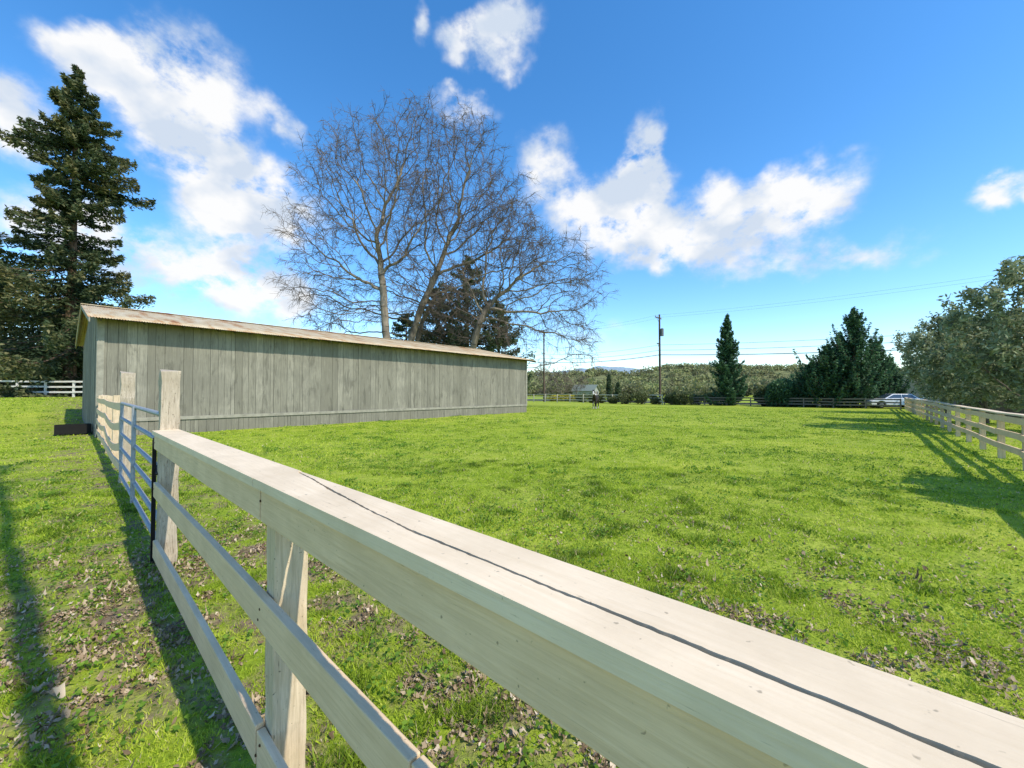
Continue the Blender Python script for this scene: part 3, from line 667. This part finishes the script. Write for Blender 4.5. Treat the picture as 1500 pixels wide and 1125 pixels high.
def olive(loc,H,R,label,nleaf=16000,ls=.045,zlow=1.0,bare=False,nat=420,name='olive_tree',rsc=1.0,ntw=2):
    b=np.array([loc[0],loc[1],float(gh(*loc))]);att=[]
    zc=(H+zlow)/2
    att.append(ellpts(nat,b+[0,0,zc],(R,R,(H-zlow)/2)))
    for i in range(6 if not bare or nat>130 else 0):
        a=random.uniform(0,6.28);att.append(ellpts(nat//6,b+[math.cos(a)*R*.7,math.sin(a)*R*.7,random.uniform(zlow+.5,H-.3)],(R*.4,R*.4,.8)))
    nodes,par=colonize([b,b+[.03,.02,.6],b+[-.05,.05,zlow+.5]],np.concatenate(att),.28,.5,90,up=.05,sf=.93 if (bare and zlow>8) else (.8 if bare else .45))
    r=radii(nodes,par,.009*rsc,2.1);t=emp(name,tuple(b));top(t,label,'tree',group=None if bare else 'olive trees beyond the fence')
    skeleton('trunk',nodes,par,r,t,M_barkO if not bare else M_barkS,b,8)
    if bare:
        V,Fc=tubes(twigs(nodes,par,r,.03*max(1,rsc),b,ntw,(.4,.9),.008*min(rsc,1.6),zmin=zlow*.9),3);mkobj('crown',mesh_np('crown',V,Fc),M_twig,t);print('bare',r.max());return
    ti=[i for i in range(1,len(nodes)) if r[i]<.022]
    idx=rng.choice(ti,nleaf);clump=np.array([random.random() for _ in nodes])[idx]
    keep=clump>.22;idx=idx[keep];clump=clump[keep];n_=len(idx)
    C=np.array(nodes)[idx]+rng.normal(0,.14,(n_,3))-b;C[:,2]-=rng.random(n_)**2*.45
    mkobj('crown',leafmesh('crown',C,ls*rng.uniform(.6,1.3,n_),2.6,np.clip(.25+.35*clump+rng.normal(0,.2,n_),0,1)),M_oli,t)
    print('olive',len(nodes))
olive((pxw(1445,575,21.5)[0],21.5),6.3,3.2,'grey green olive tree leaning over the cream fence',21000,zlow=.7,ls=.046)
olive((pxw(1385,575,31)[0],31),7.3,2.9,'grey green olive tree by the paddock fence',13000,zlow=1.0,ls=.05)
olive((pxw(1522,575,16.5)[0],16.5),7.6,3.2,'tall grey green olive tree with loose hanging crown',24000,zlow=.8,ls=.046)
olive((pxw(1405,575,40)[0],40),5.6,2.6,'olive tree beyond the fence near the road',8000,zlow=.9,ls=.06)
olive((10.7,4.8),4.0,1.35,'olive tree overhanging the paddock fence',15000,zlow=2.4)
uu=np.array([-.742,.671]);nv=np.array([.671,.742])
bi=0
for (q,d,H,R,rs,na) in((-1.9,.36,20,1.0,3.0,40),(-2.9,.05,20.5,1.0,1.9,40),(-3.3,-.34,20,1.0,2.6,40)):
    p_=uu*q+nv*d
    olive((float(p_[0]),float(p_[1])),H,R,'tall slim bare tree standing beside the fence',0,bare=True,zlow=14,nat=na,name='bare_tree',rsc=rs,ntw=1)

def hh1(X): return 24+14*sstep(150,260,X)*(1-.3*sstep(400,600,X))+12*vnoise(X,X*0,.02,2)
C=[];T=[];SZ=[]
for i in range(330):
    a=math.radians(random.uniform(-4,56));Y=random.uniform(130,300);X=math.tan(a)*Y
    if Y<180 and X<80: Y+=80
    h=random.uniform(4,8)*(.7+.5*Y/300);rr=random.uniform(3.5,7);n=200;u=rng.normal(size=(n,3));u/=np.linalg.norm(u,axis=1,keepdims=True)
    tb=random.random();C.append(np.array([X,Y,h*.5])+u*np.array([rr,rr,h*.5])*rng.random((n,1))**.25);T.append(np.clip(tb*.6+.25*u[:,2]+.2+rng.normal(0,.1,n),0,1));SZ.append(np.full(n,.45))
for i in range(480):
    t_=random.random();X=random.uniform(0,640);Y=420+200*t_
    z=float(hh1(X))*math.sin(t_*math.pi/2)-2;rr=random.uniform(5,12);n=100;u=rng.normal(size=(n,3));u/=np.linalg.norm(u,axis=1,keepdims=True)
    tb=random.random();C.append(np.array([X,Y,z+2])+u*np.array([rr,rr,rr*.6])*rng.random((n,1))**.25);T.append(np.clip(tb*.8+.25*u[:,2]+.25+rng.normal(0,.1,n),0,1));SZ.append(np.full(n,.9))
for i in range(120):
    a=math.radians(random.uniform(-60,-38));Y=random.uniform(60,110);X=math.tan(a)*Y
    h=random.uniform(7,12);rr=random.uniform(3,5);n=230;u=rng.normal(size=(n,3));u/=np.linalg.norm(u,axis=1,keepdims=True)
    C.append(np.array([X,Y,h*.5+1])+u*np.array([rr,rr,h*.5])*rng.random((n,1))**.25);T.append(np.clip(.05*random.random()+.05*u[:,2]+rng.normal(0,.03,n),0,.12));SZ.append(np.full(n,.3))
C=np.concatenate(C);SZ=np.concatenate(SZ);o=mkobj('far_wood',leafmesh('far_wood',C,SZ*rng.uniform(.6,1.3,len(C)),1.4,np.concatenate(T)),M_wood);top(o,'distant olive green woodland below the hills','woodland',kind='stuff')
for px,Y,H in((800,85,10),(822,90,8),(845,95,6.5)):
    olive((pxw(px,575,Y)[0],Y),H,3.2,'bare brown roadside tree beyond the far fence',0,bare=True,zlow=1.2,nat=160,name='bare_tree',rsc=1.6)
def hills(name,Y0,Y1,x0,x1,hf,c1,c2,label):
    xs=np.linspace(x0,x1,160);t=np.linspace(0,1,14);X,Tt=np.meshgrid(xs,t);Yv=Y0+(Y1-Y0)*Tt
    Z=hf(X)*np.sin(Tt*np.pi*.5)*(1+.1*(vnoise(X,Yv,.02,3)-.5))-2
    V=np.stack([X,Yv,Z],-1).reshape(-1,3);n=160;I=(np.arange(13)[:,None]*n+np.arange(n-1)[None]).ravel()
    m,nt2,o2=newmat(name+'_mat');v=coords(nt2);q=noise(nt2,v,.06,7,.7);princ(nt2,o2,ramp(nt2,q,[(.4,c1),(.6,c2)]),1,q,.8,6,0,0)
    o=mkobj(name,mesh_np(name,V,np.stack([I,I+1,I+n+1,I+n],1)),m,smooth=True);o['kind']='structure';o['label']=label
hills('hills',420,620,-200,900,hh1,(.12,.13,.065),(.22,.23,.10),'muted olive green wooded hills')
hills('mountains',1900,2400,-900,2600,lambda X:100+35*np.exp(-((X-640)/260)**2)+35*vnoise(X,X*0,.006,4),(.22,.30,.36),(.29,.36,.40),'distant hazy blue hills')  # aerial haze is painted into the pale blue-grey hill colours
a=math.radians(137.9);u=np.array([math.cos(a),math.sin(a)]);nn=np.array([.671,.742])
def roadstrip(name,off0,off1,z,mat,label,t0=-60,t1=160):
    ts=np.linspace(t0,t1,90);base=np.array([39.5,40.])
    V=[];
    for t_ in ts:
        for of in(off0,off1):
            p=base+u*t_+nn*of;V.append((p[0],p[1],0.06+z))
    V=np.array(V);I=np.arange(0,2*len(ts)-2,2);o=mkobj(name,mesh_np(name,V,np.stack([I,I+1,I+3,I+2],1)),mat);o['kind']='structure';o['label']=label
roadstrip('road',7,14,0,plain('asphalt',(.05,.05,.052),.9),'grey asphalt country road')
roadstrip('road_marking',10.44,10.56,.004,plain('yellow_paint',(.6,.45,.08)),'yellow centre line on the road')
roadstrip('road_marking',7.3,7.42,.004,plain('white_paint',(.75,.75,.73)),'white edge line on the road')

# ---------------------------------------------------------------- utility poles + wires
M_pole=bark('pole_wood',(.13,.09,.06),(.06,.045,.03),5)
def pole(x,y,H,label,tf):
    e=emp('utility_pole',(x,y,0),math.radians(137.9));top(e,label,'utility pole',group='utility poles along the road')
    mb=MB();mb.cyl((0,0,-.5),(0,0,H),.18,.12,14);mb.obj('shaft',M_pole,e)
    for z,L in((H-.5,1.15),(H-4.4,.6)):
        mb=MB();mb.box(.12,.22,-L,L,z-.06,z+.06);mb.cyl((.17,-L*.6,z),(.1,0,z-.6),.02);mb.cyl((.17,L*.6,z),(.1,0,z-.6),.02);mb.obj('crossarm',M_pole,e)
    for yy in(-1.05,-.4,.4,1.05):
        mb=MB();mb.cyl((.17,yy,H-.44),(.17,yy,H-.2),.05,.03,8);mb.obj('insulator',plain('porcelain',(.35,.33,.32),.3),e)
    if tf:
        mb=MB();mb.cyl((-.38,0,H-3.3),(-.38,0,H-2.2),.24,n=14);mb.cyl((-.38,0,H-2.2),(-.38,0,H-2.1),.2,.05,n=14);mb.obj('transformer',plain('grey_can',(.15,.16,.17)),e)
PT=[(54.6,30.5),(22.3,60.),(6,74.7),(-27,104.5)]
for i,(x,y) in enumerate(PT): pole(x,y,13.5,'tall dark wooden utility pole with crossarms',i==1)
def wire(a,b,sg,r,label,nm='power_line'):
    a=np.array(a,float);b=np.array(b,float);n=22;P=[a+(b-a)*t-np.array([0,0,4*sg*t*(1-t)]) for t in np.linspace(0,1,n)];o_=P[0]
    V,Fc=tubes([(P[i]-o_,P[i+1]-o_,r,r) for i in range(n-1)],4);o=mkobj(nm,mesh_np(nm,V,Fc),M_wire,loc=tuple(o_));top(o,label,'power line',group='cables between the utility poles')
for (p,q) in zip(PT[:-1],PT[1:]):
    for yy in(-1.05,1.05):
        off=nn*yy;wire((p[0]+off[0],p[1]+off[1],13.25),(q[0]+off[0],q[1]+off[1],13.25),.6,.007,'thin high power wire between poles')
    for z,z2,r in((7.9,8.9,.018),(7.2,8.1,.024),(6.3,7.4,.045)):
        wire((*p,z if p[0]>50 else z2),(*q,z2),.5,r,'thick dark cable strung between poles')

# ---------------------------------------------------------------- houses
def house(loc,rz,L,W,wh,rh,wc,rc,label):
    e=emp('house',(loc[0],loc[1],0),rz);top(e,label,'house')
    mb=MB()
    mb.prism([(-L/2,0),(L/2,0),(L/2,wh),(0,rh),(-L/2,wh)],-W/2,W/2);mb.obj('wall',wc,e)
    mb=MB();o_=.5;s=(rh-wh)/(L/2)
    for sg in(-1,1):
        mb.prism([(0,rh+.05),(sg*(L/2+o_),wh-s*o_+.05),(sg*(L/2+o_),wh-s*o_+.25),(0,rh+.25)],-W/2-o_,W/2+o_)
    mb.obj('roof',rc,e)
    gl=plain('window_glass',(.03,.04,.05),.1)
    for xx in(-L/4,L/4):
        mb=MB();mb.box(xx-.6,xx+.6,-W/2-.03,-W/2-.003,.9,2.2);w_=mb.obj('window',gl,e)
        mb=MB();mb.box(xx-.7,xx-.603,-W/2-.05,-W/2-.003,.8,2.3);mb.box(xx+.603,xx+.7,-W/2-.05,-W/2-.003,.8,2.3);mb.box(xx-.6,xx+.6,-W/2-.05,-W/2-.003,2.203,2.3);mb.box(xx-.6,xx+.6,-W/2-.05,-W/2-.003,.8,.897);mb.obj('frame',plain('white_trim',(.8,.8,.78)),w_)
    mb=MB();mb.box(-.45,.45,-W/2-.04,-W/2-.003,.02,2.1);mb.obj('door',plain('door_paint',(.2,.12,.08)),e)
house((pxw(858,575,150)[0],150),math.radians(60),6.5,8,2.4,4.4,plain('pale_siding',(.32,.33,.27)),plain('grey_green_shingles',(.18,.21,.17),.9),'small pale house with grey green gable roof')
house((pxw(1325,575,72)[0],72),math.radians(-50),13,9,2.9,5.6,plain('taupe_siding',(.32,.27,.22)),plain('grey_shingles',(.26,.24,.22),.9),'taupe house with low grey roof behind the road')

# ---------------------------------------------------------------- car
def car(loc,rz,col,label,zz=.07):
    e=emp('parked_car',(loc[0],loc[1],zz),rz);top(e,label,'car')
    pm=plain('car_paint',col,.25,.0,.05,3,.6,0)
    gl=plain('car_glass',(.05,.08,.11),.05,0,.1,3,.8,0)
    mb=MB();prof=[(-2.3,.35),(-2.3,.85),(-2.15,1.0),(-1.2,1.05),(1.0,1.0),(1.9,.9),(2.25,.72),(2.32,.5),(2.28,.3)]
    def arch(cx): return [(cx+.42*math.cos(a),.32+.42*math.sin(a)) for a in np.linspace(0,math.pi,8)]
    prof+= [(1.83,.3)]+arch(1.4)[1:-1]+[(.98,.3),(-.98,.3)]+arch(-1.4)[1:-1]+[(-1.83,.3)]
    mb.prism(prof[::-1],-.9,.9);mb.obj('body',pm,e,bevel=.06,seg=3)
    mb=MB();lo=[(-1.95,1.0),(1.05,.98)];hi=[(-1.35,1.47),(.25,1.48)]
    for (x,z),y in((lo[0],.82),(lo[1],.82),(hi[1],.66),(hi[0],.66)): mb.v+=[(x,-y,z),(x,y,z)];mb.t+=[.5]*2
    mb.f+=[(0,2,4,6),(1,7,5,3),(2,3,5,4),(4,5,7,6),(6,7,1,0),(0,1,3,2)];mb.obj('cabin',pm,e,bevel=.05,seg=3)
    for sg in(-1,1):
        for xa,xb,xc,xd in((-.4,.85,.2,-.4),(-1.7,-.48,-.48,-1.28)):
            y0=.815;y1=.685;mb=MB();mb.v=[(xa,sg*y0,1.05),(xb,sg*y0,1.05),(xc,sg*y1,1.42),(xd,sg*y1,1.42)];mb.v+=[(x,y+sg*.02,z) for x,y,z in mb.v];mb.t=[.5]*8
            mb.f=[(0,1,2,3),(7,6,5,4),(0,4,5,1),(1,5,6,2),(2,6,7,3),(3,7,4,0)];mb.obj('window',gl,e)
    for pts in([(1.02,1.02),(.30,1.45)],[(-1.92,1.04),(-1.39,1.44)]):
        (xa,za),(xb,zb)=pts;dx=.025 if xa>0 else -.025
        mb=MB();mb.poly([(xa+dx,-.74,za+.01),(xa+dx,.74,za+.01),(xb+dx,.6,zb+.01),(xb+dx,-.6,zb+.01)]);mb.obj('windscreen',gl,e)
    for cx in(-1.4,1.4):
        for sg in(-1,1):
            mb=MB();mb.cyl((cx,sg*.70,.32),(cx,sg*.905,.32),.32,n=24);ty=mb.obj('wheel',plain('tyre_rubber',(.02,.02,.02),.8),e,bevel=.02)
            mb=MB();mb.cyl((cx,sg*.90,.32),(cx,sg*.915,.32),.2,n=18);mb.obj('rim',plain('rim_metal',(.5,.5,.5),.3,.8),ty)
    for sg in(-1,1):
        mb=MB();mb.box(2.2,2.31,sg*.72-.14,sg*.72+.14,.6,.74);mb.obj('headlight',plain('lamp_glass',(.7,.7,.7),.1),e,bevel=.02)
        mb=MB();mb.box(-2.33,-2.25,sg*.72-.14,sg*.72+.14,.7,.88);mb.obj('tail_light',plain('red_lamp',(.4,.02,.02),.2),e,bevel=.02)
car((pxw(1306,575,42.5)[0],42.5),math.radians(165),(.82,.83,.84),'white car parked near the road beyond the conifers',.08)

# ---------------------------------------------------------------- horse
def horse(loc,rz):
    z=float(gh(*loc));e=emp('horse',(loc[0],loc[1],z),rz);top(e,'dark pinto horse with white face standing in the paddock','horse')
    P=[(-.55,0,1.28),(-.1,0,1.22),(.4,0,1.22),(.62,0,1.42),(.83,0,1.66),(1.0,0,1.84),(1.17,0,1.68),(1.33,0,1.48)]
    R=[(.27,.29),(.31,.33),(.26,.32),(.15,.22),(.10,.16),(.095,.12),(.085,.10),(.065,.065)]
    E=[(0,1),(1,2),(2,3),(3,4),(4,5),(5,6),(6,7)]
    def chain(root,pts):
        last=root
        for p,r in pts: P.append(p);R.append((r,r));E.append((last,len(P)-1));last=len(P)-1
    for s in(-1,1):
        chain(0,[((-.60,s*.17,1.0),.17),((-.48,s*.18,.84),.12),((-.78,s*.17,.52),.06),((-.73,s*.17,.15),.045),((-.67,s*.17,.04),.06)])
        chain(2,[((.42,s*.15,.95),.12),((.45,s*.15,.52),.06),((.44,s*.15,.14),.042),((.50,s*.15,.04),.058)])
        chain(5,[((.99,s*.07,1.93),.03),((.98,s*.085,2.03),.012)])
    me=bpy.data.meshes.new('horse_body');me.from_pydata(P,E,[]);m,nt2,o2=newmat('pinto_coat')
    v=coords(nt2);q=noise(nt2,v,1.6,2,.4);sp=N(nt2,'ShaderNodeSeparateXYZ');nt2.links.new(v,sp.inputs[0])
    c=ramp(nt2,q,[(.60,(.025,.018,.014)),(.63,(.5,.48,.44))])
    lg=N(nt2,'ShaderNodeMath',operation='LESS_THAN');lg.inputs[1].default_value=.3;nt2.links.new(sp.outputs[2],lg.inputs[0]);c=mixc(nt2,lg.outputs[0],c,(.35,.33,.3))
    fc=N(nt2,'ShaderNodeMath',operation='GREATER_THAN');fc.inputs[1].default_value=1.12;nt2.links.new(sp.outputs[0],fc.inputs[0]);c=mixc(nt2,fc.outputs[0],c,(.45,.43,.4))
    princ(nt2,o2,c,.6)
    o=mkobj('body',me,m,e);sk=o.modifiers.new('sk','SKIN');sk.use_smooth_shade=True
    for i,r in enumerate(R): me.skin_vertices[0].data[i].radius=r
    me.skin_vertices[0].data[0].use_root=True
    ss=o.modifiers.new('ss','SUBSURF');ss.levels=2;ss.render_levels=2
    hm=plain('dark_hair',(.015,.012,.01),.8)
    mb=MB();mb.cyl((-.78,0,1.40),(-.95,0,1.1),.05,.08,8);mb.cyl((-.95,0,1.1),(-.93,0,.55),.08,.02,8);mb.obj('tail',hm,e)
    mb=MB()
    for i in range(9):
        t=i/8;x=.5+.5*t;zz=1.55+.42*t;mb.cyl((x,0,zz),(x-.06,.1,zz-.2),.05,.02,6)
    mb.obj('mane',hm,e)
horse((pxw(872,575,41)[0],41),math.radians(-112))
print('done')
